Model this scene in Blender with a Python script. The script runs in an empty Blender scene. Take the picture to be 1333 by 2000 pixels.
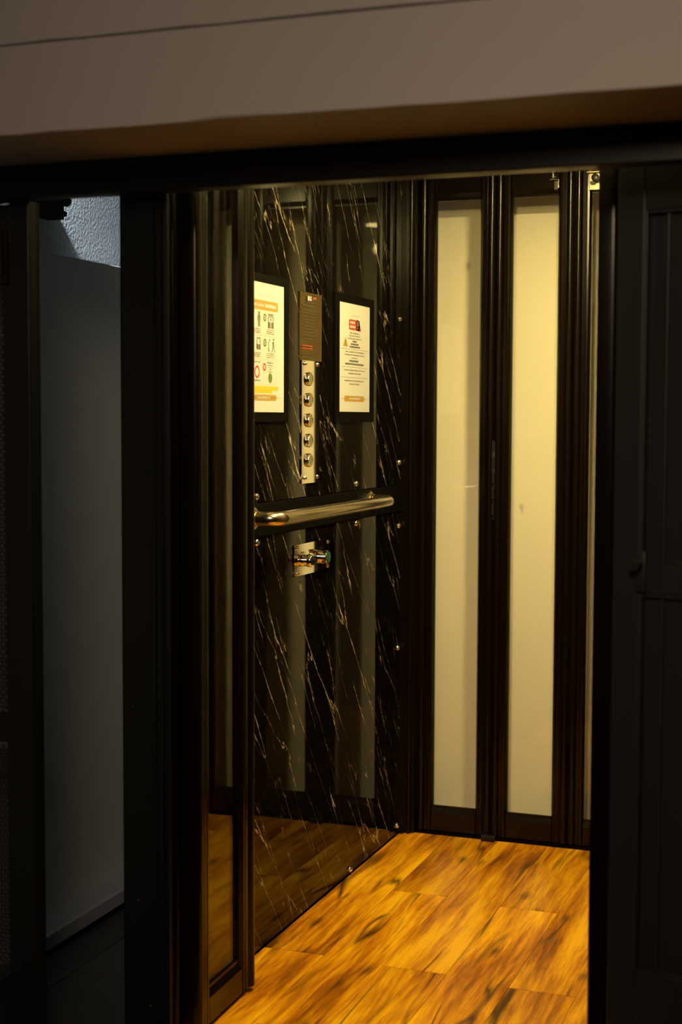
import bpy, bmesh, math, random
from mathutils import Vector, Matrix
C = bpy.context.scene.collection
S = bpy.context.scene
random.seed(7)

# ------------------------------------------------------------------ camera, world, exposure
YAW, PITCH, ROLL, FPX = .35443, .063274, .0032665, 2870.8
cam = bpy.data.cameras.new('camera'); camo = bpy.data.objects.new('camera', cam); C.objects.link(camo)
fw = Vector((-math.sin(YAW)*math.cos(PITCH), math.cos(YAW)*math.cos(PITCH), -math.sin(PITCH)))
rt = Vector((math.cos(YAW), math.sin(YAW), 0)); up = rt.cross(fw)
r2 = rt*math.cos(ROLL) + up*math.sin(ROLL); u2 = -rt*math.sin(ROLL) + up*math.cos(ROLL)
M = Matrix((r2, u2, -fw)).transposed().to_4x4(); M.translation = (0, 0, 1.25)
camo.matrix_world = M
cam.sensor_fit = 'VERTICAL'; cam.sensor_height = 36; cam.sensor_width = 24; cam.lens = 36*FPX/2000
cam.clip_start = .05
cam.dof.use_dof = True; cam.dof.focus_distance = 3.75; cam.dof.aperture_fstop = 3.2
S.camera = camo
w = bpy.data.worlds.new('dim_room'); S.world = w; w.use_nodes = True
w.node_tree.nodes['Background'].inputs[0].default_value = (.75, .85, 1, 1)
w.node_tree.nodes['Background'].inputs[1].default_value = .006
S.view_settings.view_transform = 'Standard'; S.view_settings.look = 'None'
S.view_settings.gamma = 1; S.view_settings.use_curve_mapping = False
S.view_settings.exposure = 0.0

def area(name, loc, target, power, color, sx, sy, spread=180):
    l = bpy.data.lights.new(name, 'AREA'); l.energy = power; l.color = color
    l.shape = 'RECTANGLE'; l.size = sx; l.size_y = sy; l.spread = math.radians(spread)
    o = bpy.data.objects.new(name, l); C.objects.link(o); o.location = loc
    o.rotation_euler = (Vector(target) - Vector(loc)).to_track_quat('-Z', 'Y').to_euler()
    return o
ROOM = area('room_lamp', (.02, -.7, 2.30), (-.50, 2.1, 1.20), 5.6, (1, .74, .50), .6, .6, 75)
COOL = area('corridor_lamp', (-1.928, 2.74, 2.22), (-1.95, 3.40, 1.65), 9.5, (.80, .92, 1), .05, .05, 100)
LAMP_STRENGTH = 590
FILL_POWER = 5.6
LAMP_COLOR = (1, .775, .285)

# ------------------------------------------------------------------ materials
def nd(nt, typ, **kw):
    n = nt.nodes.new(typ)
    for k, v in kw.items(): setattr(n, k, v)
    return n
def mat(name, base, rough=.5, metal=0, spec=.5, bump=0, bscale=60, var=0, vscale=8, coat=0):
    m = bpy.data.materials.new(name); m.use_nodes = True
    nt = m.node_tree; p = nt.nodes['Principled BSDF']; L = nt.links.new
    p.inputs['Base Color'].default_value = (*base, 1); p.inputs['Roughness'].default_value = rough
    p.inputs['Metallic'].default_value = metal; p.inputs['Specular IOR Level'].default_value = spec
    p.inputs['Coat Weight'].default_value = coat
    tc = nd(nt, 'ShaderNodeTexCoord')
    if var:
        n = nd(nt, 'ShaderNodeTexNoise'); n.inputs['Scale'].default_value = vscale; n.inputs['Detail'].default_value = 6
        L(tc.outputs['Object'], n.inputs['Vector'])
        mx = nd(nt, 'ShaderNodeMix', data_type='RGBA')
        mx.inputs[6].default_value = (*[c*(1-var) for c in base], 1); mx.inputs[7].default_value = (*[min(1, c*(1+var)) for c in base], 1)
        L(n.outputs['Fac'], mx.inputs[0]); L(mx.outputs[2], p.inputs['Base Color'])
    if bump:
        n = nd(nt, 'ShaderNodeTexNoise'); n.inputs['Scale'].default_value = bscale; n.inputs['Detail'].default_value = 5
        L(tc.outputs['Object'], n.inputs['Vector'])
        b = nd(nt, 'ShaderNodeBump'); b.inputs['Strength'].default_value = bump; b.inputs['Distance'].default_value = .004
        L(n.outputs['Fac'], b.inputs['Height']); L(b.outputs['Normal'], p.inputs['Normal'])
    return m
def math_(nt, op, a, b=None, clamp=False):
    n = nd(nt, 'ShaderNodeMath', operation=op); n.use_clamp = clamp
    for i, v in ((0, a), (1, b)):
        if v is None: continue
        if isinstance(v, (int, float)): n.inputs[i].default_value = v
        else: nt.links.new(v, n.inputs[i])
    return n.outputs[0]
def ramp(nt, fac, stops):
    r = nd(nt, 'ShaderNodeValToRGB'); e = r.color_ramp.elements
    while len(e) < len(stops): e.new(.5)
    for x, (pos, col) in zip(e, stops): x.position = pos; x.color = (*col, 1)
    nt.links.new(fac, r.inputs[0]); return r.outputs[0]

def marble_mat():
    m = bpy.data.materials.new('black_marble'); m.use_nodes = True; nt = m.node_tree; L = nt.links.new
    p = nt.nodes['Principled BSDF']; tc = nd(nt, 'ShaderNodeTexCoord')
    sep = nd(nt, 'ShaderNodeSeparateXYZ'); L(tc.outputs['Object'], sep.inputs[0])
    y, z = sep.outputs[1], sep.outputs[2]
    def layer(ang, along, across, warp, width, mscale, mlo, mhi, off):
        ca, sa = math.cos(ang), math.sin(ang)
        u = math_(nt, 'ADD', math_(nt, 'MULTIPLY', y, ca), math_(nt, 'MULTIPLY', z, sa))
        v = math_(nt, 'ADD', math_(nt, 'MULTIPLY', y, -sa), math_(nt, 'MULTIPLY', z, ca))
        cmb = nd(nt, 'ShaderNodeCombineXYZ')
        L(math_(nt, 'MULTIPLY', u, along), cmb.inputs[0]); L(math_(nt, 'MULTIPLY', v, across), cmb.inputs[1]); cmb.inputs[2].default_value = off
        nz = nd(nt, 'ShaderNodeTexNoise'); nz.inputs['Scale'].default_value = 1.3; nz.inputs['Detail'].default_value = 5; nz.inputs['Roughness'].default_value = .7
        L(cmb.outputs[0], nz.inputs['Vector'])
        wv = nd(nt, 'ShaderNodeVectorMath', operation='MULTIPLY_ADD')
        L(nz.outputs['Color'], wv.inputs[0]); wv.inputs[1].default_value = (warp, warp, 0); L(cmb.outputs[0], wv.inputs[2])
        vo = nd(nt, 'ShaderNodeTexVoronoi', feature='DISTANCE_TO_EDGE', voronoi_dimensions='2D'); vo.inputs['Scale'].default_value = 1
        L(wv.outputs[0], vo.inputs['Vector'])
        mk = nd(nt, 'ShaderNodeTexNoise'); mk.inputs['Scale'].default_value = mscale; mk.inputs['Detail'].default_value = 3
        ad = nd(nt, 'ShaderNodeVectorMath', operation='ADD'); ad.inputs[1].default_value = (off*3, off, off); L(cmb.outputs[0], ad.inputs[0]); L(ad.outputs[0], mk.inputs['Vector'])
        mr = nd(nt, 'ShaderNodeMapRange'); mr.inputs[1].default_value = mlo; mr.inputs[2].default_value = mhi; L(mk.outputs['Fac'], mr.inputs[0])
        wd = math_(nt, 'MULTIPLY', mr.outputs[0], width)
        ln = math_(nt, 'SUBTRACT', 1, math_(nt, 'DIVIDE', vo.outputs['Distance'], math_(nt, 'ADD', wd, .0001)), True)
        return math_(nt, 'MULTIPLY', ln, mr.outputs[0], True)
    a = layer(-.90, 2.0, 17, .85, .027, 1.1, .41, .64, 3.1)
    b = layer(-1.02, 2.8, 27, .9, .032, 1.3, .45, .68, 11.7)
    c = layer(.75, 1.7, 7, .7, .010, 1.3, .48, .75, 23.3)
    d = layer(-.74, 7, 40, .9, .045, 1.1, .50, .74, 31.3)
    s = math_(nt, 'ADD', math_(nt, 'ADD', a, math_(nt, 'MULTIPLY', b, .7)), math_(nt, 'ADD', math_(nt, 'MULTIPLY', c, .45), math_(nt, 'MULTIPLY', d, .35)), True)
    col = ramp(nt, s, [(0, (.0035, .0028, .002)), (.25, (.03, .021, .012)), (1, (.58, .47, .33))])
    L(col, p.inputs['Base Color']); p.inputs['Roughness'].default_value = .03; p.inputs['Specular IOR Level'].default_value = .15
    return m

def wood_mat():
    m = bpy.data.materials.new('honey_wood'); m.use_nodes = True; nt = m.node_tree; L = nt.links.new
    p = nt.nodes['Principled BSDF']; tc = nd(nt, 'ShaderNodeTexCoord'); oi = nd(nt, 'ShaderNodeObjectInfo')
    rv = nd(nt, 'ShaderNodeCombineXYZ'); L(math_(nt, 'MULTIPLY', oi.outputs['Random'], 17), rv.inputs[0]); L(math_(nt, 'MULTIPLY', oi.outputs['Random'], 41), rv.inputs[1])
    base = nd(nt, 'ShaderNodeVectorMath', operation='ADD'); L(tc.outputs['Object'], base.inputs[0]); L(rv.outputs[0], base.inputs[1])
    # slow wander of the grain
    wn = nd(nt, 'ShaderNodeTexNoise'); wn.inputs['Scale'].default_value = 3.2; wn.inputs['Detail'].default_value = 3; wmp = nd(nt, 'ShaderNodeMapping'); wmp.inputs['Scale'].default_value = (1.3, .32, 1); L(base.outputs[0], wmp.inputs[0]); L(wmp.outputs[0], wn.inputs['Vector'])
    wa = nd(nt, 'ShaderNodeVectorMath', operation='MULTIPLY_ADD'); L(wn.outputs['Color'], wa.inputs[0]); wa.inputs[1].default_value = (.075, .0, 0); L(base.outputs[0], wa.inputs[2])
    def noise(sx, sy, detail, rough=.55, off=0, dist=0):
        mp = nd(nt, 'ShaderNodeMapping'); mp.inputs['Scale'].default_value = (sx, sy, 1); mp.inputs['Location'].default_value = (off, off*.7, off)
        L(wa.outputs[0], mp.inputs[0]); n = nd(nt, 'ShaderNodeTexNoise'); n.inputs['Scale'].default_value = 1
        n.inputs['Detail'].default_value = detail; n.inputs['Roughness'].default_value = rough; n.inputs['Distortion'].default_value = dist
        L(mp.outputs[0], n.inputs['Vector']); return n.outputs['Fac']
    broad = noise(12, 1.5, 7, .62, 0, .25); fine = noise(95, 5, 5, .7, 4)
    v = math_(nt, 'ADD', math_(nt, 'MULTIPLY', broad, .66), math_(nt, 'MULTIPLY', fine, .34))
    col = ramp(nt, v, [(.34, (.10, .026, .001)), (.43, (.36, .115, .002)), (.50, (.62, .25, .004)), (.60, (.92, .48, .010))])
    wisp = noise(30, 1.5, 4, .6, 33, .1)
    wm = nd(nt, 'ShaderNodeMapRange'); wm.inputs[1].default_value = .40; wm.inputs[2].default_value = .30; L(wisp, wm.inputs[0])
    # dark cracks along the grain, broken up
    cr = noise(9, .9, 2.5, .5, 9, .2)
    ridge = math_(nt, 'SUBTRACT', 1, math_(nt, 'DIVIDE', math_(nt, 'ABSOLUTE', math_(nt, 'SUBTRACT', cr, .5)), .028), True)
    mk = noise(6, 1.6, 2, .5, 21)
    mr = nd(nt, 'ShaderNodeMapRange'); mr.inputs[1].default_value = .47; mr.inputs[2].default_value = .56; L(mk, mr.inputs[0])
    crack = math_(nt, 'MULTIPLY', ridge, mr.outputs[0], True)
    # knots
    mp = nd(nt, 'ShaderNodeMapping'); mp.inputs['Scale'].default_value = (6.5, 2.6, 1); L(wa.outputs[0], mp.inputs[0])
    vo = nd(nt, 'ShaderNodeTexVoronoi', voronoi_dimensions='2D'); vo.inputs['Scale'].default_value = 1; L(mp.outputs[0], vo.inputs['Vector'])
    kn = math_(nt, 'SUBTRACT', 1, math_(nt, 'DIVIDE', math_(nt, 'ADD', vo.outputs['Distance'], math_(nt, 'MULTIPLY', math_(nt, 'SUBTRACT', fine, .5), .25)), .13), True)
    ks = nd(nt, 'ShaderNodeSeparateXYZ'); L(vo.outputs['Color'], ks.inputs[0])
    kn = math_(nt, 'MULTIPLY', kn, math_(nt, 'GREATER_THAN', ks.outputs[0], .55))
    dark = math_(nt, 'MAXIMUM', math_(nt, 'MAXIMUM', math_(nt, 'MULTIPLY', crack, .95), math_(nt, 'MULTIPLY', wm.outputs[0], .55)), math_(nt, 'MULTIPLY', kn, .8), True)
    mx = nd(nt, 'ShaderNodeMix', data_type='RGBA'); L(dark, mx.inputs[0]); L(col, mx.inputs[6]); mx.inputs[7].default_value = (.035, .012, .002, 1)
    hs = nd(nt, 'ShaderNodeHueSaturation'); L(mx.outputs[2], hs.inputs['Color'])
    L(math_(nt, 'ADD', .98, math_(nt, 'MULTIPLY', oi.outputs['Random'], .26)), hs.inputs['Value'])
    L(hs.outputs[0], p.inputs['Base Color']); p.inputs['Roughness'].default_value = .33; p.inputs['Specular IOR Level'].default_value = .25
    b = nd(nt, 'ShaderNodeBump'); b.inputs['Strength'].default_value = .25; b.inputs['Distance'].default_value = .002
    L(math_(nt, 'SUBTRACT', v, dark), b.inputs['Height']); L(b.outputs[0], p.inputs['Normal'])
    return m

def glass_mat():
    m = bpy.data.materials.new('clear_glass'); m.use_nodes = True; nt = m.node_tree; L = nt.links.new
    nt.nodes.clear(); out = nd(nt, 'ShaderNodeOutputMaterial'); mx = nd(nt, 'ShaderNodeMixShader')
    t = nd(nt, 'ShaderNodeBsdfTransparent'); t.inputs[0].default_value = (.985, .985, .975, 1)
    g = nd(nt, 'ShaderNodeBsdfGlossy'); g.inputs['Roughness'].default_value = .01
    f = nd(nt, 'ShaderNodeFresnel'); ge = nd(nt, 'ShaderNodeNewGeometry')
    L(math_(nt, 'SUBTRACT', 1.46, math_(nt, 'MULTIPLY', ge.outputs['Backfacing'], 1.46 - 1/1.46)), f.inputs[0])
    L(f.outputs[0], mx.inputs[0]); L(t.outputs[0], mx.inputs[1]); L(g.outputs[0], mx.inputs[2]); L(mx.outputs[0], out.inputs[0])
    return m
def emit_mat(name, col, s):
    m = bpy.data.materials.new(name); m.use_nodes = True; nt = m.node_tree; p = nt.nodes['Principled BSDF']
    p.inputs['Base Color'].default_value = (.8, .8, .8, 1); p.inputs['Emission Color'].default_value = (*col, 1); p.inputs['Emission Strength'].default_value = s
    return m

MARBLE = marble_mat(); WOOD = wood_mat(); GLASS = glass_mat()
PLASTER = mat('cream_plaster', (.88, .83, .70), .8, bump=.35, bscale=22, var=.05, vscale=3)
ROUGHP = mat('white_stucco', (.62, .64, .66), .85, bump=.9, bscale=130)
FASCIA = mat('taupe_paint', (.44, .41, .40), .55, bump=.12, bscale=9, var=.12, vscale=2.2)
def pocks(m, scale, r, col):
    nt = m.node_tree; L = nt.links.new; p = nt.nodes['Principled BSDF']; tc = nd(nt, 'ShaderNodeTexCoord')
    mp = nd(nt, 'ShaderNodeMapping'); mp.inputs['Scale'].default_value = (scale, scale, scale*.55); L(tc.outputs['Object'], mp.inputs[0])
    nz = nd(nt, 'ShaderNodeTexNoise'); nz.inputs['Scale'].default_value = 9; L(mp.outputs[0], nz.inputs['Vector'])
    wv = nd(nt, 'ShaderNodeVectorMath', operation='MULTIPLY_ADD'); L(nz.outputs['Color'], wv.inputs[0]); wv.inputs[1].default_value = (.1, .1, .1); L(mp.outputs[0], wv.inputs[2])
    vo = nd(nt, 'ShaderNodeTexVoronoi'); vo.inputs['Scale'].default_value = 1; L(wv.outputs[0], vo.inputs['Vector'])
    sp = nd(nt, 'ShaderNodeSeparateXYZ'); L(vo.outputs['Color'], sp.inputs[0])
    f = math_(nt, 'MULTIPLY', math_(nt, 'SUBTRACT', 1, math_(nt, 'DIVIDE', vo.outputs['Distance'], r), True), math_(nt, 'MULTIPLY', math_(nt, 'GREATER_THAN', sp.outputs[0], .45), .8), True)
    src = p.inputs['Base Color'].links[0].from_socket
    mx = nd(nt, 'ShaderNodeMix', data_type='RGBA'); L(f, mx.inputs[0]); L(src, mx.inputs[6]); mx.inputs[7].default_value = (*col, 1); L(mx.outputs[2], p.inputs['Base Color'])
pocks(PLASTER, 7, .09, (.25, .19, .12))
GREYP = mat('grey_panel_paint', (.62, .61, .58), .6, var=.1, vscale=2)
PLINTH = mat('grey_plinth_paint', (.38, .41, .45), .6, bump=.1, bscale=40)
BRONZE = mat('dark_bronze_metal', (.0050, .0026, .0012), .21, 0, .28)
BLACK = mat('black_steel_paint', (.0065, .0078, .009), .36, 0, .45, bump=.05, bscale=150)
BLACKM = mat('matt_black_rubber', (.0028, .0026, .0022), .6, 0, .05)
DOORP = mat('black_door_paint', (.021, .0225, .0235), .42, 0, .3)
SLATE = mat('slate_tile', (.035, .035, .036), .5, bump=.4, bscale=45, var=.35, vscale=7)
CEIL = mat('ceiling_cream', (.62, .58, .50), .6)
CREAM = mat('brown_panel', (.07, .055, .042), .5)
STEEL = mat('brushed_steel', (.80, .68, .48), .2, 1, bump=.02, bscale=300)
MIRROR = mat('polished_steel', (.90, .86, .78), .035, 1)
CHROME = mat('chrome_cap', (.9, .88, .84), .08, 1)
BRASS = mat('brass_sheet', (.44, .31, .125), .27, .95, bump=.02, bscale=200)
PAPER = mat('white_paper', (.57, .575, .59), .7, var=.02, vscale=30)
INK = mat('grey_ink', (.17, .15, .12), .7); INKB = mat('dark_ink', (.06, .05, .045), .7)
RED = mat('red_ink', (.42, .055, .03), .7); GOLD = mat('ochre_ink', (.42, .25, .05), .7)
YEL = mat('yellow_highlight_ink', (.75, .46, .03), .7); GREEN = mat('green_ink', (.12, .17, .06), .7); LINEM = mat('pale_line_ink', (.5, .46, .38), .7)
BTN = mat('button_face', (.34, .26, .12), .35, .5); LENS = mat('green_button_lens', (.02, .09, .05), .2)
WIRE = mat('black_wire', (.02, .02, .02), .3, .4)

# ------------------------------------------------------------------ builders (vertices in world coordinates unless the root is rotated)
ORG = {}
def tag(o, label=None, cat=None, group=None, kind=None):
    for k, v in (('label', label), ('category', cat), ('group', group), ('kind', kind)):
        if v: o[k] = v
    return o
def thing(name, loc, label, cat, rot=0, group=None):
    o = bpy.data.objects.new(name, None); C.objects.link(o); o.location = loc; o.rotation_euler = (0, 0, rot)
    o.empty_display_size = .05
    ORG[o.name] = Vector((0, 0, 0)) if rot else Vector(loc)
    return tag(o, label, cat, group)
def link(name, vs, fs, m, parent=None, smooth=False, label=None, kind=None, origin=None):
    off = ORG[parent.name] if parent is not None else Vector((0, 0, 0))
    org = Vector(origin) if origin is not None else off
    me = bpy.data.meshes.new(name); me.from_pydata([tuple(Vector(v) - org) for v in vs], [], fs)
    bm = bmesh.new(); bm.from_mesh(me); bmesh.ops.recalc_face_normals(bm, faces=bm.faces); bm.to_mesh(me); bm.free()
    if smooth:
        for p in me.polygons: p.use_smooth = True
        me.set_sharp_from_angle(angle=math.radians(38))
    me.materials.append(m)
    o = bpy.data.objects.new(name, me); C.objects.link(o)
    o.location = org - off
    if parent is not None: o.parent = parent
    ORG[o.name] = org
    return tag(o, label, kind=kind)
class G:
    def __init__(s): s.v = []; s.f = []
    def add(s, vs, fs):
        n = len(s.v); s.v += [Vector(v) for v in vs]; s.f += [[i+n for i in f] for f in fs]; return s
    def box(s, x0, x1, y0, y1, z0, z1, b=0):
        if b <= 0:
            vs = [(x, y, z) for x in (x0, x1) for y in (y0, y1) for z in (z0, z1)]
            return s.add(vs, [(0,1,3,2),(4,6,7,5),(0,4,5,1),(2,3,7,6),(0,2,6,4),(1,5,7,3)])
        bm = bmesh.new(); bmesh.ops.create_cube(bm, size=1)
        for v in bm.verts: v.co = Vector((x0+(v.co.x+.5)*(x1-x0), y0+(v.co.y+.5)*(y1-y0), z0+(v.co.z+.5)*(z1-z0)))
        bmesh.ops.bevel(bm, geom=list(bm.edges), offset=b, segments=2, affect='EDGES', profile=.5)
        bm.verts.index_update(); vs = [v.co.copy() for v in bm.verts]; fs = [[v.index for v in f.verts] for f in bm.faces]; bm.free()
        return s.add(vs, fs)
    def prism(s, poly, z0, z1):                     # polygon in x,y, extruded along z
        n = len(poly)
        vs = [(x, y, z0) for x, y in poly] + [(x, y, z1) for x, y in poly]
        return s.add(vs, [list(range(n))[::-1], list(range(n, 2*n))] + [(i, (i+1) % n, n+(i+1) % n, n+i) for i in range(n)])
    def prism_x(s, poly, x0, x1):                   # polygon in y,z, extruded along x
        n = len(poly)
        vs = [(x0, y, z) for y, z in poly] + [(x1, y, z) for y, z in poly]
        return s.add(vs, [list(range(n))[::-1], list(range(n, 2*n))] + [(i, (i+1) % n, n+(i+1) % n, n+i) for i in range(n)])
    def lathe(s, c, axis, prof, n=20):              # prof: (along, radius)
        c = Vector(c); a = Vector(axis).normalized(); t = a.orthogonal().normalized(); b = a.cross(t); vs = []; fs = []
        for h, r in prof:
            for i in range(n):
                q = 2*math.pi*i/n; vs.append(c + a*h + (t*math.cos(q) + b*math.sin(q))*r)
        k = len(prof)
        for j in range(k-1):
            for i in range(n): fs.append((j*n+i, j*n+(i+1) % n, (j+1)*n+(i+1) % n, (j+1)*n+i))
        fs.append(list(range(n))[::-1]); fs.append([(k-1)*n+i for i in range(n)])
        return s.add(vs, fs)
    def tube(s, pts, r, n=20):
        pts = [Vector(p) for p in pts]; vs = []; fs = []; t0 = None
        for i, p in enumerate(pts):
            d = (pts[min(i+1, len(pts)-1)] - pts[max(i-1, 0)]).normalized()
            t0 = (t0 - d*t0.dot(d)).normalized() if t0 else d.orthogonal().normalized()
            b = d.cross(t0)
            for k in range(n):
                q = 2*math.pi*k/n; vs.append(p + (t0*math.cos(q) + b*math.sin(q))*r)
        for j in range(len(pts)-1):
            for k in range(n): fs.append((j*n+k, j*n+(k+1) % n, (j+1)*n+(k+1) % n, (j+1)*n+k))
        fs.append(list(range(n))[::-1]); fs.append([(len(pts)-1)*n+k for k in range(n)])
        return s.add(vs, fs)
    def out(s, name, m, parent=None, smooth=False, **k): return link(name, s.v, s.f, m, parent, smooth, **k)
def box(name, m, parent, x0, x1, y0, y1, z0, z1, b=0, **k): return G().box(x0, x1, y0, y1, z0, z1, b).out(name, m, parent, **k)
def struct(o): o['kind'] = 'structure'; return o
def copies(src, locs, parent):                      # more of one part, sharing its mesh; src built at world origin point locs[0]
    o0 = ORG[src.name]; res = [src]
    for l in locs[1:]:
        c = src.copy(); C.objects.link(c); c.parent = parent; c.location = src.location + (Vector(l) - Vector(locs[0])); ORG[c.name] = o0
        res.append(c)
    return res

XW, YB = -1.351, 4.191
# ------------------------------------------------------------------ structure: the plaster beam wall over the opening
wf = struct(box('wall_front', FASCIA, None, -3.2, 1.4, 2.112, 2.40, 1.722, 3.0))
def board(z0, z1, zl=0):
    # long board with a slightly uneven lower arris
    n = 60; g = G(); vs = []; fs = []
    for i in range(n+1):
        x = -2.6 + 3.6*i/n; e = random.uniform(-.0015, .0015)
        if zl and abs(x+.95) < .035: e += .004
        vs += [(x, 2.100, z0+.0012+e), (x, 2.100, z1), (x, 2.1135, z1), (x, 2.1135, z0+e*.3), (x, 2.103, z0+e*.5)]
    for i in range(n):
        for k in range(5): fs.append((i*5+k, i*5+(k+1) % 5, (i+1)*5+(k+1) % 5, (i+1)*5+k))
    fs += [(0, 1, 2, 3, 4), tuple(n*5+k for k in (4, 3, 2, 1, 0))]
    return g.add(vs, fs)
board(1.712, 1.855, 1).out('fascia_board', FASCIA, wf)
board(1.858, 2.6).out('fascia_board', FASCIA, wf)
G().box(-2.6, 1.0, 2.114, 2.395, 1.7135, 1.7218).out('soffit_board', FASCIA, wf)

# landing floor with slate tiles
fl = struct(box('floor', BLACKM, None, -3.2, 1.4, -2.2, 4.9, -.08, -.006))
ts = .30; first = None; k = 0
for i in range(3):
    for j in range(8):
        x = -1.395 - ts*(i+1) + (0 if i < 2 else 0); y = 1.95 + ts*j
        if x < -1.80 - ts: continue
        x0 = max(x, -1.80); 
        if x0 > x + ts - .02: continue
        G().box(x0+.0015, x+ts-.0015, y+.0015, y+ts-.0015, -.006, 0, .0012).out('tile', SLATE, fl, origin=(x0+.1, y, 0))

# ------------------------------------------------------------------ corridor beside the shaft
g = struct(box('wall_outer_left', GREYP, None, -1.90, -1.865, 1.2, 4.7, 0, 1.640, .002))
bp = G()
bp.prism_x  # plinth with a bevelled top ledge
pl = [(-1.865, 0), (-1.825, 0), (-1.825, .016), (-1.795, .016), (-1.795, .048), (-1.802, .053), (-1.865, .056)]
n = len(pl); vs = [(x, 1.2, z) for x, z in pl] + [(x, 4.7, z) for x, z in pl]
struct(link('baseboard_left', vs, [list(range(n))[::-1], list(range(n, 2*n))] + [(i, (i+1) % n, n+(i+1) % n, n+i) for i in range(n)], PLINTH))
struct(box('wall_corridor', ROUGHP, None, -2.03, -1.96, 1.2, 4.8, 0, 2.7))
br = thing('support_bracket', (-1.93, 2.9, 1.735), 'black steel bracket bar jutting out high on the white stucco wall at far left', 'bracket')
box('arm', BLACKM, br, -1.915, -1.872, 2.60, 3.128, 1.745, 1.85, .003)
G().box(-1.918, -1.868, 2.60, 3.135, 1.735, 1.747, .002).out('lower_flange', BLACKM, br)
G().lathe((-1.885, 3.128, 1.776), (0, 1, 0), [(0, .0095), (.02, .0095), (.022, .013), (.034, .013), (.036, .010)], 14).out('bolt', BLACKM, br, True)
box('wall_plate', BLACKM, br, -1.9598, -1.915, 2.60, 3.20, 1.738, 1.80, .002)  # bracket's fixing, its hidden length added to cast shadow on the stucco

# ------------------------------------------------------------------ lift car: walls, floor, ceiling
wl = struct(box('wall_left', BLACKM, None, -1.392, -1.3545, 2.53, 4.235, 0, 2.03))
for z0, z1 in ((.006, .977), (1.056, 2.02)):
    box('marble_panel', MARBLE, wl, -1.3545, XW, 2.53, 4.16, z0, z1, .0008)
box('rail_backing_strip', BLACKM, wl, -1.3545, -1.345, 2.53, 4.165, .9785, 1.0545, .0015)
def cap(name, p, parent, r=.0085, m=CHROME, h=.008):
    return G().lathe(p, (1, 0, 0), [(0, r), (h*.35, r), (h*.8, r*.72), (h, r*.25)], 14).out(name, m, parent, True, origin=p)
sc = [(XW, 4.141, 1.544), (XW, 4.141, 1.122), (XW, 4.141, .934), (XW, 4.141, .569), (XW, 4.141, .03),
      (XW, 3.765, 1.074), (XW, 3.765, .966), (XW, 3.727, .016), (XW, 3.087, 1.071), (XW, 3.087, .966)]
copies(cap('screw_cap', sc[0], wl), sc, wl)
# slim trim angle at the foot of the marble
struct(box('wall_right', CREAM, None, -.30, -.26, 2.60, 4.235, 0, 2.03))
ce = struct(box('ceiling', CEIL, None, -1.39, -.26, 2.42, 4.5, 2.03, 2.07))
struct(box('wall_back', PLASTER, None, -1.75, .2, 4.356, 4.45, -.05, 2.6))
sf = struct(box('floor', BLACKM, None, -1.351, -.30, 2.42, YB, -.006, -.0045))
xs = [-1.351, -1.20, -1.05, -.90, -.75, -.60, -.45, -.30]
jt = [[3.139], [2.73, 3.648], [3.126], [2.70, 3.622], [3.10, 4.02], [2.8, 3.7], [3.2]]
for i in range(7):
    ys = [2.42] + jt[i] + [YB]
    for a, b in zip(ys, ys[1:]):
        G().box(xs[i]+.0004, xs[i+1]-.0004, a+.0006, b-.0006, -.0045, random.uniform(-.0002, .0003), .0005).out('plank', WOOD, sf, origin=((xs[i]+xs[i+1])/2, (a+b)/2, 0))

# ------------------------------------------------------------------ folding doors
def stile_poly(wd, flip, t):
    b = wd/.047; P = [(0, .010), (.001*b, .004)]
    for k in range(9):
        q = math.pi*k/8; P.append((.0115*b - .010*b*math.cos(q), .004 - .010*math.sin(q)))
    P += [(.0225*b, .006), (.0250*b, .006), (.0258*b, 0), (.0335*b, 0), (.0340*b, .0025), (.0360*b, .0025), (.0365*b, 0), (.0415*b, .0005), (wd, .0085), (wd, t-.006), (wd-.005, t), (.003, t), (0, t-.003)]
    return [(wd-x, y) for x, y in P][::-1] if flip else P
LEAF_CACHE = {}
def leaf(parent, x, y, W, rot, sw, zb=.012, z0=.081, z1=1.896, zt=1.956, t=.034, hardware=True):
    """leaf along local x from the point (x, y) of its thing, front towards local -y"""
    o = None
    g = G()
    g.prism_x([(.002, zb), (.002, z0-.016), (.0105, z0), (t-.006, z0), (t, z0-.01), (t, zb)], sw-.001, W-sw+.001)
    g.prism_x([(.002, zt), (.002, z1+.014), (.0105, z1), (t-.006, z1), (t, z1+.01), (t, zt)], sw-.001, W-sw+.001)
    me_o = link('door_leaf', g.v, g.f, BRONZE, None); me_o.parent = parent; me_o.location = (x, y, 0); me_o.rotation_euler = (0, 0, rot)
    ORG[me_o.name] = Vector((0, 0, 0))
    G().prism(stile_poly(sw, False, t), zb, zt).out('stile', BRONZE, me_o, True)
    s2 = G().prism([(W-sw+px, py) for px, py in stile_poly(sw, True, t)], zb, zt).out('stile', BRONZE, me_o, True)
    box('glass_pane', GLASS, me_o, sw-.0005, W-sw+.0005, .0135, .0165, z0-.0005, z1+.0005)
    bd = G(); bd.box(sw+.0003, W-sw-.0003, .0085, .0135, z0, z0+.006); bd.box(sw+.0003, W-sw-.0003, .0085, .0135, z1-.006, z1)
    bd.out('glazing_bead', BRONZE, me_o)
    return me_o
bd = thing('folding_door', (-1.30, YB, 0), 'dark bronze folding glass door closed across the back of the lift', 'door')
lv = []
for k in range(3):
    lv.append(leaf(bd, -1.306 + .23*k - (-1.30) + .0006, .004, .2288, 0, .047))
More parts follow.
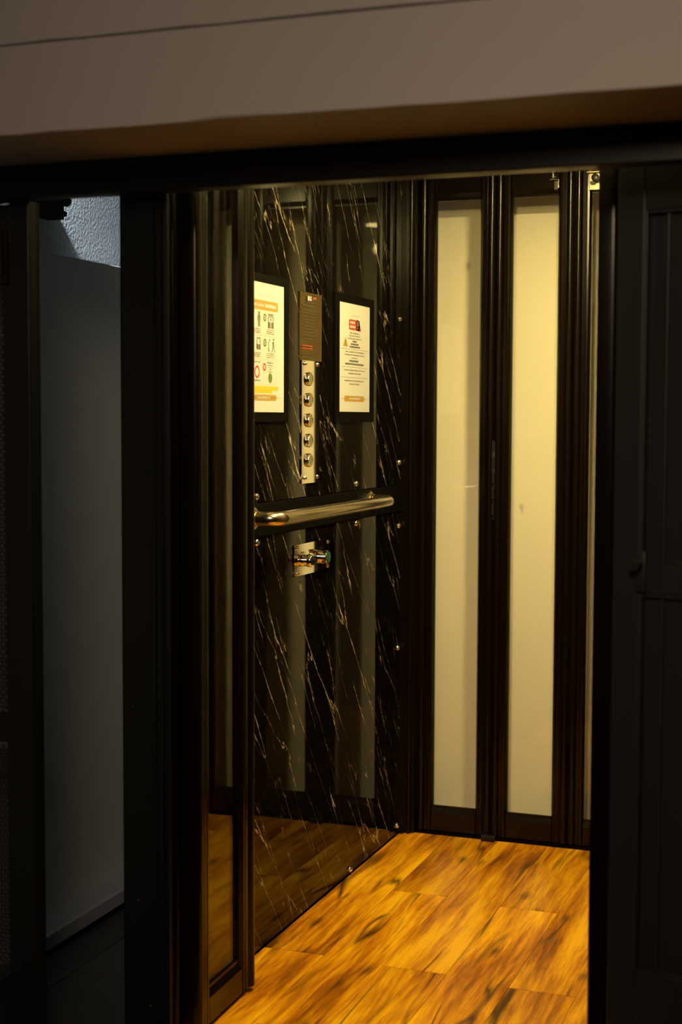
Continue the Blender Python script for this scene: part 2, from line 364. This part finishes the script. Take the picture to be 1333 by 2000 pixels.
# jambs, tracks
jp = [(-1.351, YB-.03), (-1.337, YB-.03), (-1.337, YB-.018), (-1.330, YB-.018)]
for q in range(7): jp.append((-1.3245 - .0055*math.cos(math.pi*q/6), YB-.018-.006*math.sin(math.pi*q/6)))
jp += [(-1.317, YB-.012), (-1.3085, YB-.012), (-1.3075, YB+.04), (-1.351, YB+.04)]
G().prism(jp, .0, 2.02).out('jamb', BRONZE, bd, True)
G().box(-.6145, -.575, YB-.012, YB+.04, 0, 2.02, .004).out('jamb', BRONZE, bd)
G().box(-.5745, -.30, YB+.004, YB+.034, 0, 2.02, .002).out('fixed_panel', BRONZE, bd)
tr = G(); tr.box(-1.33, -.33, YB+.0005, YB+.006, -.004, .007); tr.box(-1.33, -.33, YB+.006, YB+.040, -.004, .002); tr.box(-1.33, -.33, YB+.040, YB+.046, -.004, .010)
tr.out('floor_track', BLACKM, bd)
tt = G(); tt.box(-1.33, -.33, YB-.004, YB+.004, 1.966, 2.02, .001); tt.box(-1.33, -.33, YB+.034, YB+.042, 1.966, 2.02, .001); tt.box(-1.33, -.33, YB-.004, YB+.042, 2.01, 2.02)
tt.out('head_track', BRONZE, bd)
for x in (-1.076,):
    hg = G()
    hg.box(x-.012, x+.012, YB+.0015, YB+.0045, .955, 1.185, .0008)
    for kz in range(5): hg.lathe((x, YB-.003, .97+.047*kz), (0, 0, 1), [(0, .0045), (.03, .0045)], 10)
    hg.out('hinge', BLACK, bd, True)
    G().box(x-.022, x+.020, YB-.020, YB+.005, .0005, .018, .003).out('floor_pivot', BLACK, bd)
# top hangers of the second and third leaf
def pin(x, y, z, parent):
    g = G(); g.lathe((x, y, z), (0, 0, 1), [(0, .0035), (.004, .0075), (.0075, .0075), (.008, .0032), (.016, .0032), (.0165, .0105), (.021, .0105), (.0215, .003), (.05, .003)], 12)
    return g.out('hanger_bolt', CHROME, parent, True)
L2, L3 = lv[1], lv[2]
G().box(.170, .1815, -.004, .002, 1.905, 1.930, .001).box(.160, .1815, -.012, .002, 1.931, 1.934).out('hanger_plate', MIRROR, L2, label='small bright steel hanger plate')
pin(.168, -.008, 1.9345, L2)
G().box(.040, .085, -.005, .001, 1.898, 1.945, .0015).box(.036, .085, -.018, .001, 1.9455, 1.948).out('hanger_plate', STEEL, L3, label='wide bright steel hanger plate')
pin(.044, -.012, 1.948, L3)
G().lathe((.062, -.014, 1.929), (0, -1, 0), [(0, .004), (.006, .011), (.016, .011), (.018, .006)], 12).box(.046, .060, -.020, -.006, 1.914, 1.921).out('roller', BLACK, L3, True)

fd = thing('folding_door', (-1.274, 2.60, 0), 'dark bronze folding glass door leaves folded open along the marble wall at left', 'door')
leaf(fd, .0075, .001, .300, math.pi/2 + .023, .067)
leaf(fd, -.036, -.010, .277, math.pi/2 + .006, .067, t=.030)
fd2 = thing('folding_door', (-.447, 2.60, 0), 'dark bronze folding glass door leaf folded open at the right of the lift entrance', 'door')
leaf(fd2, -.0072, .000, .277, math.pi/2 - .004, .022, t=.0288)

# ------------------------------------------------------------------ landing frame, mesh screen, swing door
fr = thing('lift_frame', (-1.28, 2.40, 0), 'black steel frame around the lift entrance under the taupe beam', 'frame')
G().box(-1.60, .2, 2.357, 2.398, 1.653, 1.7125, .003).out('header_beam', BLACK, fr)
G().box(-1.60, .2, 2.3985, 2.412, 1.657, 1.7125, .002).out('header_trim', BRONZE, fr)
cp = [(-1.329, 2.42), (-1.262, 2.42), (-1.260, 2.424), (-1.258, 2.42), (-1.247, 2.42), (-1.245, 2.424), (-1.243, 2.421), (-1.236, 2.422), (-1.2335, 2.427), (-1.285, 2.442), (-1.285, 2.52), (-1.329, 2.52)]
G().prism(cp, .0, 1.95).out('column', BLACK, fr)
for z in (1.537, 1.035, .574):
    G().box(-1.341, -1.3285, 2.435, 2.455, z-.006, z+.006, .001).out('lug', BLACK, fr)
for x, z in ((-1.302, .342), (-1.277, .141), (-1.310, .71), (-1.312, 1.33)):
    G().lathe((x, 2.42, z), (0, -1, 0), [(0, .004), (.002, .004), (.0035, .0022)], 10).out('rivet', BLACK, fr, True)
G().box(-1.555, -1.514, 2.40, 2.44, 0, 1.655, .002).out('post', BLACK, fr)
# mesh screen left of the post
ms = thing('mesh_screen', (-1.62, 2.41, 0), 'black perforated metal screen at the far left edge beside the frame post', 'screen')
for z0, z1 in ((1.575, 1.652), (.625, .680), (.0, .05)):
    G().box(-1.72, -1.5555, 2.405, 2.432, z0, z1, .002).out('rail', BLACK, ms)
G().box(-1.575, -1.5555, 2.405, 2.432, .05, .625).box(-1.575, -1.5555, 2.405, 2.432, .68, 1.575).out('edge_strip', BLACK, ms)
def perforated(z0, z1):
    g = G(); px, pz = .0067, .0158; nx = 18; nz = int((z1-z0)/pz); x1 = -1.573
    for j in range(nz):
        for i in range(nx):
            cx = x1 - px*(i+.5); cz = z0 + pz*(j + .5 + (.5 if i % 2 else 0))
            if cz + pz/2 > z1: continue
            out = []; inn = []
            for q in range(8):
                a = math.pi*2*q/8 + math.pi/8; s = 1/max(abs(math.cos(a)), abs(math.sin(a)))
                out.append((cx + px*.5*s*math.cos(a), cz + pz*.5*s*math.sin(a))); inn.append((cx + .0021*math.cos(a), cz + .0045*math.sin(a)))
            vs = [(x, 2.414, z) for x, z in out+inn] + [(x, 2.4165, z) for x, z in inn]
            fs = [(q, (q+1) % 8, 8+(q+1) % 8, 8+q) for q in range(8)] + [(8+q, 8+(q+1) % 8, 16+(q+1) % 8, 16+q) for q in range(8)]
            g.add(vs, fs)
    return g
perforated(.68, 1.575).out('mesh_sheet', WIRE, ms, kind='stuff')
perforated(.05, .625).out('mesh_sheet', WIRE, ms, kind='stuff')
hb = G(); hb.box(-1.574, -1.560, 2.396, 2.405, 1.50, 1.60, .002); hb.lathe((-1.567, 2.398, 1.52), (0, 0, 1), [(0, .005), (.06, .005)], 10)
hb.out('hinge', BRONZE, ms)

dd = thing('swing_door', (-.4352, 2.522, 0), 'black landing door with glazed panels ajar at the right edge of the frame', 'door', rot=math.radians(-14))
DW = .34
g = G(); g.box(0, .050, 0, .035, .02, 1.705, .003); g.out('stile', DOORP, dd)
g = G(); g.box(DW-.05, DW, 0, .035, .02, 1.705, .003); g.out('stile', DOORP, dd)
for z0, z1 in ((.02, .300), (.955, 1.005), (1.60, 1.705)):
    G().box(.050, DW-.05, .0008, .035, z0, z1, .002).out('rail', DOORP, dd)
for z0, z1 in ((.300, .955), (1.005, 1.60)):
    G().box(.050, DW-.05, .014, .022, z0, z1).out('panel', DOORP, dd)
    bb = G()
    bb.box(.050, .056, -.004, .014, z0, z1, .002); bb.box(.085, .091, .006, .014, z0, z1, .002); bb.box(DW-.056, DW-.05, -.004, .014, z0, z1, .002)
    bb.box(.056, DW-.056, .002, .014, z0, z0+.006, .001); bb.box(.056, DW-.056, .002, .014, z1-.006, z1, .001)
    bb.out('panel_bead', DOORP, dd)
hd = G(); hd.box(.046, .064, -.010, .0, .958, 1.028, .003); hd.lathe((.055, -.010, 1.006), (0, -1, 0), [(0, .006), (.018, .006), (.02, .009), (.03, .009)], 12)
hd.out('latch', DOORP, dd, True)

# ------------------------------------------------------------------ ceiling downlights, added fill spotlight
def lamp(x, y, k, r, lab):
    LG = emit_mat('warm_lamp_diffuser', LAMP_COLOR, LAMP_STRENGTH*k)     # small bright diffuser in a wide ring
    t = thing('ceiling_downlight', (x, y, 2.03), lab, 'lamp', group=None)
    G().lathe((x, y, 2.03), (0, 0, -1), [(0, r+.014), (.010, r+.014), (.014, r+.010), (.014, r+.004), (.010, r+.002)], 28).out('trim_ring', CHROME, t, True)
    G().lathe((x, y, 2.0195), (0, 0, -1), [(0, r), (.006, r)], 28).out('diffuser', LG, t)
def spotlight(x, y, aim, power, lab):
    # added unseen fill lamp that brightens the back wall: canopy, short can tilted towards the back door, light in its mouth
    t = thing('added_fill_spotlight', (x, y, 2.03), lab, 'lamp')
    d = (Vector(aim) - Vector((x, y, 1.975))).normalized(); c = Vector((x, y, 1.975))
    G().lathe((x, y, 2.03), (0, 0, -1), [(0, .045), (.008, .045), (.012, .03), (.03, .01)], 24).out('canopy', CHROME, t, True)
    G().lathe(c - d*.045, d, [(0, .030), (.004, .034), (.07, .036), (.07, .033), (.055, .031)], 24).out('can', BLACK, t, True)
    G().lathe(c + d*.009, d, [(0, .0305), (.002, .0305)], 24).out('diffuser', emit_mat('fill_spot_diffuser', LAMP_COLOR, 60), t)
    l = bpy.data.lights.new('fill_beam', 'AREA'); l.shape = 'DISK'; l.size = .062; l.energy = power; l.color = LAMP_COLOR; l.spread = math.radians(135)
    o = bpy.data.objects.new('fill_beam', l); C.objects.link(o); o.location = c + d*.028; o.rotation_euler = d.to_track_quat('-Z', 'Y').to_euler()
spotlight(-.70, 2.52, (-.95, 4.3, .45), FILL_POWER, 'added warm fill lamp, out of view on the lift ceiling just inside the entrance, aimed at the back door')
lamp(-.80, 2.86, .62, .050, 'round warm downlight in the middle of the lift ceiling')
lamp(-.745, 3.50, 1.5, .047, 'round warm downlight in the lift ceiling nearest the back door')

# ------------------------------------------------------------------ handrail
hr = thing('handrail', (XW, 3.47, 1.024), 'polished steel tubular handrail across the black marble wall', 'handrail')
xr, ya, yb, zr, rb = -1.283, 3.055, 3.866, 1.0235, .030
pts = [(-1.347, yb, zr)]
for k in range(9):
    q = math.pi/2*k/8; pts.append((xr - rb + rb*math.sin(q), yb - rb + rb*math.cos(q), zr))
pts += [(xr, y, zr) for y in (3.7, 3.5, 3.3, 3.15)]
for k in range(9):
    q = math.pi/2*k/8; pts.append((xr - rb + rb*math.cos(q), ya + rb - rb*math.sin(q), zr))
pts.append((-1.347, ya, zr))
G().tube(pts, .0165, 24).out('tube', STEEL, hr, True)
for y in (ya, yb):
    G().lathe((-1.3449, y, zr), (1, 0, 0), [(0, .026), (.004, .026), (.0055, .024), (.0055, .0185), (.012, .0185), (.012, .017)], 24).out('flange', STEEL, hr, True)

# ------------------------------------------------------------------ flat print helpers (on a sheet facing +X; u runs with Y, v down from the top)
def printer(parent, x, y0, y1, z0, z1):
    def uv(u, v): return (y0 + u*(y1-y0), z1 - v*(z1-z0))
    def polys(name, plist, m, d=.0003):
        g = G()
        for P in plist:
            Q = [uv(u, v) for u, v in P]; n = len(Q)
            g.add([(x+d, a, b) for a, b in Q], [list(range(n))])
        return g.out(name, m, parent, kind='stuff' if len(plist) > 1 else None)
    return polys
def R(u0, u1, v0, v1): return [(u0, v0), (u1, v0), (u1, v1), (u0, v1)]
def RR(u0, u1, v0, v1, r, asp):
    P = []
    for cu, cv, a0 in ((u1-r, v0+r*asp, -90), (u1-r, v1-r*asp, 0), (u0+r, v1-r*asp, 90), (u0+r, v0+r*asp, 180)):
        for k in range(5): q = math.radians(a0 + 22.5*k); P.append((cu + r*math.cos(q), cv + r*asp*math.sin(q)))
    return P
def ring(u, v, r, rin, asp, n=20):
    out = []
    for k in range(n):
        a, b = 2*math.pi*k/n, 2*math.pi*(k+1)/n
        out.append([(u+r*math.cos(a), v+r*asp*math.sin(a)), (u+r*math.cos(b), v+r*asp*math.sin(b)), (u+rin*math.cos(b), v+rin*asp*math.sin(b)), (u+rin*math.cos(a), v+rin*asp*math.sin(a))])
    return out
def disc(u, v, r, asp, n=20): return [(u+r*math.cos(2*math.pi*k/n), v+r*asp*math.sin(2*math.pi*k/n)) for k in range(n)]
def words(u0, u1, v, h, rnd, block=False):
    out = []; u = u0
    while u < u1 - .01:
        wl = rnd.uniform(.012, .02) if block else rnd.uniform(.006, .016)
        a = min(u+wl, u1)
        out.append(R(u, a, v-h/2*rnd.uniform(.7, 1), v+h/2*rnd.uniform(.7, 1)))
        u = a + (.006 if block else rnd.choice((.004, .004, .014)))
    return out
def script(u0, u1, v, h, asp):
    out = []; n = 40
    for i in range(n):
        def pt(k):
            t = k/n; return (u0+(u1-u0)*t, v + h*.5*math.sin(t*31)*(.5+.5*math.sin(t*9+1)) )
        a, b = pt(i), pt(i+1)
        if i in (19, 20): continue
        out.append([(a[0], a[1]-.0015), (b[0], b[1]-.0015), (b[0], b[1]+.0015), (a[0], a[1]+.0015)])
    return out
def frame_thing(y0, y1, z0, z1, bw, label):
    t = thing('notice_frame', (XW, (y0+y1)/2, z0), label, 'notice')
    g = G()
    a, b, c, d = y0-bw, y1+bw, z0-bw*.9, z1+bw*.7
    g.box(XW+.0003, XW+.006, a, b, c, z0+.001, .001); g.box(XW+.0003, XW+.006, a, b, z1-.001, d, .001)
    g.box(XW+.0003, XW+.006, a, y0+.001, z0, z1, .001); g.box(XW+.0003, XW+.006, y1-.001, b, z0, z1, .001)
    g.out('frame', BLACKM, t)
    sh = box('paper_sheet', PAPER, t, XW+.0005, XW+.0035, y0, y1, z0, z1)
    return t, sh

# right-hand notice
rnd = random.Random(3)
Y0, Y1, Z0, Z1 = 3.621, 3.866, 1.268, 1.559
t, sh = frame_thing(Y0, Y1, Z0, Z1, .030, 'black framed white notice with a red badge and yellow warning triangle')
pr = printer(sh, XW+.0035, Y0, Y1, Z0, Z1); asp = (Y1-Y0)/(Z1-Z0)
pr('heading_script', script(.39, .62, .115, .016, asp), INK)
pr('red_badge', [RR(.31, .66, .150, .245, .03, asp), [(.56, .146), (.63, .150), (.70, .235), (.69, .250), (.56, .245)]], RED)
pr('badge_text', words(.34, .51, .178, .026, rnd, True) + words(.34, .51, .216, .026, rnd, True) + [R(.585, .605, .160, .205), R(.585, .605, .215, .228)], PAPER, .0006)
pr('warning_triangle', [[(.205, .318), (.285, .402), (.125, .402)]], GOLD)
pr('exclamation_mark', [R(.198, .212, .345, .375), R(.198, .212, .382, .391)], INKB, .0006)
tl = []
for v, a, b, h in ((.275, .35, .66, .014), (.300, .32, .70, .012), (.325, .27, .74, .012), (.448, .20, .80, .013), (.475, .18, .82, .013), (.503, .40, .60, .012), (.615, .15, .85, .012), (.645, .30, .70, .014), (.712, .18, .80, .012), (.742, .33, .66, .014)):
    tl += words(a, b, v, h, rnd)
pr('text_lines', tl, INK)
tb = []
for v, a, b in ((.350, .43, .57), (.375, .37, .63), (.400, .33, .68), (.530, .33, .63), (.558, .20, .80)): tb += words(a, b, v, .019, rnd, True)
pr('bold_text_lines', tb, INKB)
pr('rule_lines', [R(.07, .93, v, v+.0025) for v in (.422, .585, .680)] + [R(.07, .17, .876, .879), R(.82, .93, .876, .879)], INK)
pr('gold_banner', [RR(.17, .82, .850, .902, .03, asp)], GOLD)
pr('banner_text', words(.33, .67, .876, .020, rnd), PAPER, .0006)

# left-hand notice, partly behind the folded door
rnd = random.Random(5)
Y0, Y1, Z0, Z1 = 3.004, 3.247, 1.264, 1.563
t, sh = frame_thing(Y0, Y1, Z0, Z1, .024, 'black framed white notice with icon grid, partly hidden behind the folded door')
pr = printer(sh, XW+.0035, Y0, Y1, Z0, Z1); asp = (Y1-Y0)/(Z1-Z0)
pr('heading_script', script(.38, .62, .108, .016, asp), INK)
pr('gold_banner', [RR(.16, .845, .142, .215, .03, asp), RR(.18, .81, .862, .908, .03, asp), R(.81, .90, .884, .887), R(.10, .18, .884, .887)], GOLD)
pr('banner_text', words(.24, .50, .180, .022, rnd) + words(.53, .80, .180, .030, rnd, True) + words(.34, .65, .885, .020, rnd), PAPER, .0006)
cl = []
for c0, c1 in ((.17, .47), (.51, .81)):
    for v0, v1 in ((.228, .408), (.412, .592), (.598, .782)):
        cl += [R(c0, c1, v0, v0+.002), R(c0, c1, v1-.002, v1), R(c0, c0+.003, v0, v1), R(c1-.003, c1, v0, v1)]
pr('grid_lines', cl, LINEM)
pr('tick_badges', sum([ring(u, v, .038, .021, asp) for u in (.19, .525) for v in (.270, .463)], []) + [[(u-.015, v), (u-.005, v+.012), (u+.03, v-.022), (u-.005, v-.002)] for u in (.19, .525) for v in (.270, .463)], GREEN)
pr('prohibition_badges', ring(.19, .650, .038, .020, asp) + ring(.515, .650, .038, .020, asp) + ring(.34, .69, .06, .04, asp), RED)
ic = [R(.60, .73, .237, .250), R(.60, .735, .255, .262), R(.60, .617, .262, .345), R(.718, .735, .262, .345), R(.60, .66, .300, .348), R(.675, .735, .300, .348), R(.655, .68, .270, .290)]
ic += [disc(.735, .418+.014, .014, asp), [(.70, .45), (.745, .448), (.75, .49), (.715, .49)], [(.715, .49), (.735, .49), (.70, .535), (.685, .535)], [(.735, .49), (.75, .49), (.775, .53), (.762, .532)],
       [(.64, .43), (.665, .425), (.62, .46), (.61, .455)], [(.61, .455), (.625, .455), (.612, .52), (.60, .52)], [(.60, .50), (.615, .50), (.64, .528), (.625, .532)]]
ic += [disc(.385, .245, .022, asp), R(.35, .42, .258, .300), R(.362, .41, .300, .345), R(.33, .42, .428, .438), R(.33, .345, .438, .52), R(.405, .42, .438, .52), R(.33, .42, .48, .52)]
pr('pictograms', ic, INK)
tl = []
for u0, u1 in ((.23, .43), (.57, .77)):
    for v in (.362, .376, .390, .546, .560, .574): tl += words(u0, u1, v, .009, rnd)
for v, a, b in ((.615, .58, .73), (.635, .60, .72), (.665, .62, .69), (.684, .61, .72), (.615, .25, .42), (.755, .25, .43)): tl += words(a, b, v, .011, rnd)
tl.append(R(.59, .74, .649, .651))
pr('text_lines', tl, INK)
pr('green_seal', [disc(.655, .732, .048, asp)], GREEN)
pr('highlight_bands', [R(.16, .845, .796, .828), R(.20, .70, .829, .850)], YEL)

# brass name plate
npt = thing('name_plate', (XW, 3.42, 1.397), 'brass instruction plate with dark and red text lines above the button panel', 'sign')
def wedge(parent, m, y0, y1, z0, z1, x, tilt=.0115):
    # thin plate that stands off a hair more at its far edge
    a, b = XW + x - tilt*(y1-y0)*.5, XW + x + tilt*(y1-y0)*.5
    vs = [(XW+.0004, y0, z0), (XW+.0004, y1, z0), (b, y1, z0), (a, y0, z0), (XW+.0004, y0, z1), (XW+.0004, y1, z1), (b, y1, z1), (a, y0, z1)]
    return link('plate', vs, [(0,1,2,3),(4,5,6,7),(0,1,5,4),(1,2,6,5),(2,3,7,6),(3,0,4,7)], m, parent)
pb = wedge(npt, BRASS, 3.350, 3.492, 1.394, 1.561, .0042)
rnd = random.Random(9); pr = printer(pb, XW+.0052, 3.350, 3.492, 1.394, 1.561); asp = .142/.167
pr('emblem', [R(.28, .50, .045, .125), R(.52, .60, .06, .11)], INKB)
pr('emblem_mark', [disc(.36, .085, .045, asp), R(.42, .49, .055, .075), R(.42, .49, .085, .115)], LINEM, .0006)
pr('red_emblem', [R(.60, .72, .055, .085)], RED)
pr('heading_line', words(.30, .70, .145, .022, rnd, True) + words(.08, .60, .195, .026, rnd, True), INKB)
ll = []
for k in range(10): ll += words(.09, rnd.uniform(.62, .85), .262+.0465*k, .019, rnd)
ll += words(.05, .85, .915, .016, rnd) + words(.05, .85, .955, .016, rnd)
pr('text_lines', ll, INKB)
pr('red_text_lines', words(.09, .55, .785, .020, rnd, True) + words(.09, .60, .825, .020, rnd), RED)

# button panel
bp = thing('button_panel', (XW, 3.42, 1.09), 'tall polished steel panel with five round floor buttons', 'button panel')
wedge(bp, MIRROR, 3.362, 3.481, 1.090, 1.3935, .0041)
sl = [(XW+.0035, 3.380, 1.386), (XW+.0035, 3.463, 1.386), (XW+.0035, 3.380, 1.104), (XW+.0035, 3.463, 1.104)]
copies(cap('screw', sl[0], bp, .0055, CHROME, .006), sl, bp)
zs = [1.348, 1.297, 1.246, 1.196, 1.147]
x0 = XW+.0035
for z in zs:
    r = G().lathe((x0, 3.405, z), (1, 0, 0), [(0, .0178), (.0015, .0178), (.002, .0168), (.0062, .0165), (.0074, .0155), (.0074, .0128), (.0058, .0124)], 24).out('button', CHROME, bp, True, origin=(x0, 3.405, z))
    G().lathe((x0+.0058, 3.405, z), (1, 0, 0), [(0, .0122), (.0006, .0120), (.0010, .008)], 20).out('button_face', BTN, r, True)
    # engraved mark bars on the face
# switch panel
sp = thing('switch_panel', (XW, 3.43, .863), 'polished steel plate with a key switch and green-lit push button below the handrail', 'switch')
wedge(sp, MIRROR, 3.316, 3.550, .863, .941, .0041)
sl = [(x0, 3.328, .933), (x0, 3.538, .933), (x0, 3.328, .871), (x0, 3.538, .871)]
copies(cap('screw', sl[0], sp, .005, CHROME, .006), sl, sp)
rnd = random.Random(2); pr = printer(sp, x0+.0018, 3.316, 3.550, .863, .941)
pr('marking', words(.19, .28, .28, .07, rnd) + words(.41, .53, .27, .08, rnd, True) + words(.70, .80, .26, .07, rnd), INKB)
ks = G().lathe((x0, 3.378, .899), (1, 0, 0), [(0, .0155), (.004, .0155), (.005, .0128), (.009, .0128), (.010, .0160), (.021, .0160), (.023, .0145)], 24).out('key_switch', CHROME, sp, True)
G().box(x0+.023, x0+.034, 3.370, 3.386, .8955, .9035, .002).lathe((x0+.023, 3.378, .8995), (1, 0, 0), [(0, .012), (.004, .0115)], 16).out('switch_lever', BLACK, ks, True)
pbn = G().lathe((x0, 3.483, .899), (1, 0, 0), [(0, .0165), (.004, .0165), (.005, .0150), (.008, .0150), (.009, .0170), (.022, .0170), (.024, .0150)], 24).out('push_button', CHROME, sp, True)
G().lathe((x0+.024, 3.483, .899), (1, 0, 0), [(0, .0145), (.002, .0140), (.003, .010)], 20).out('button_lens', LENS, pbn, True, label='green lens')
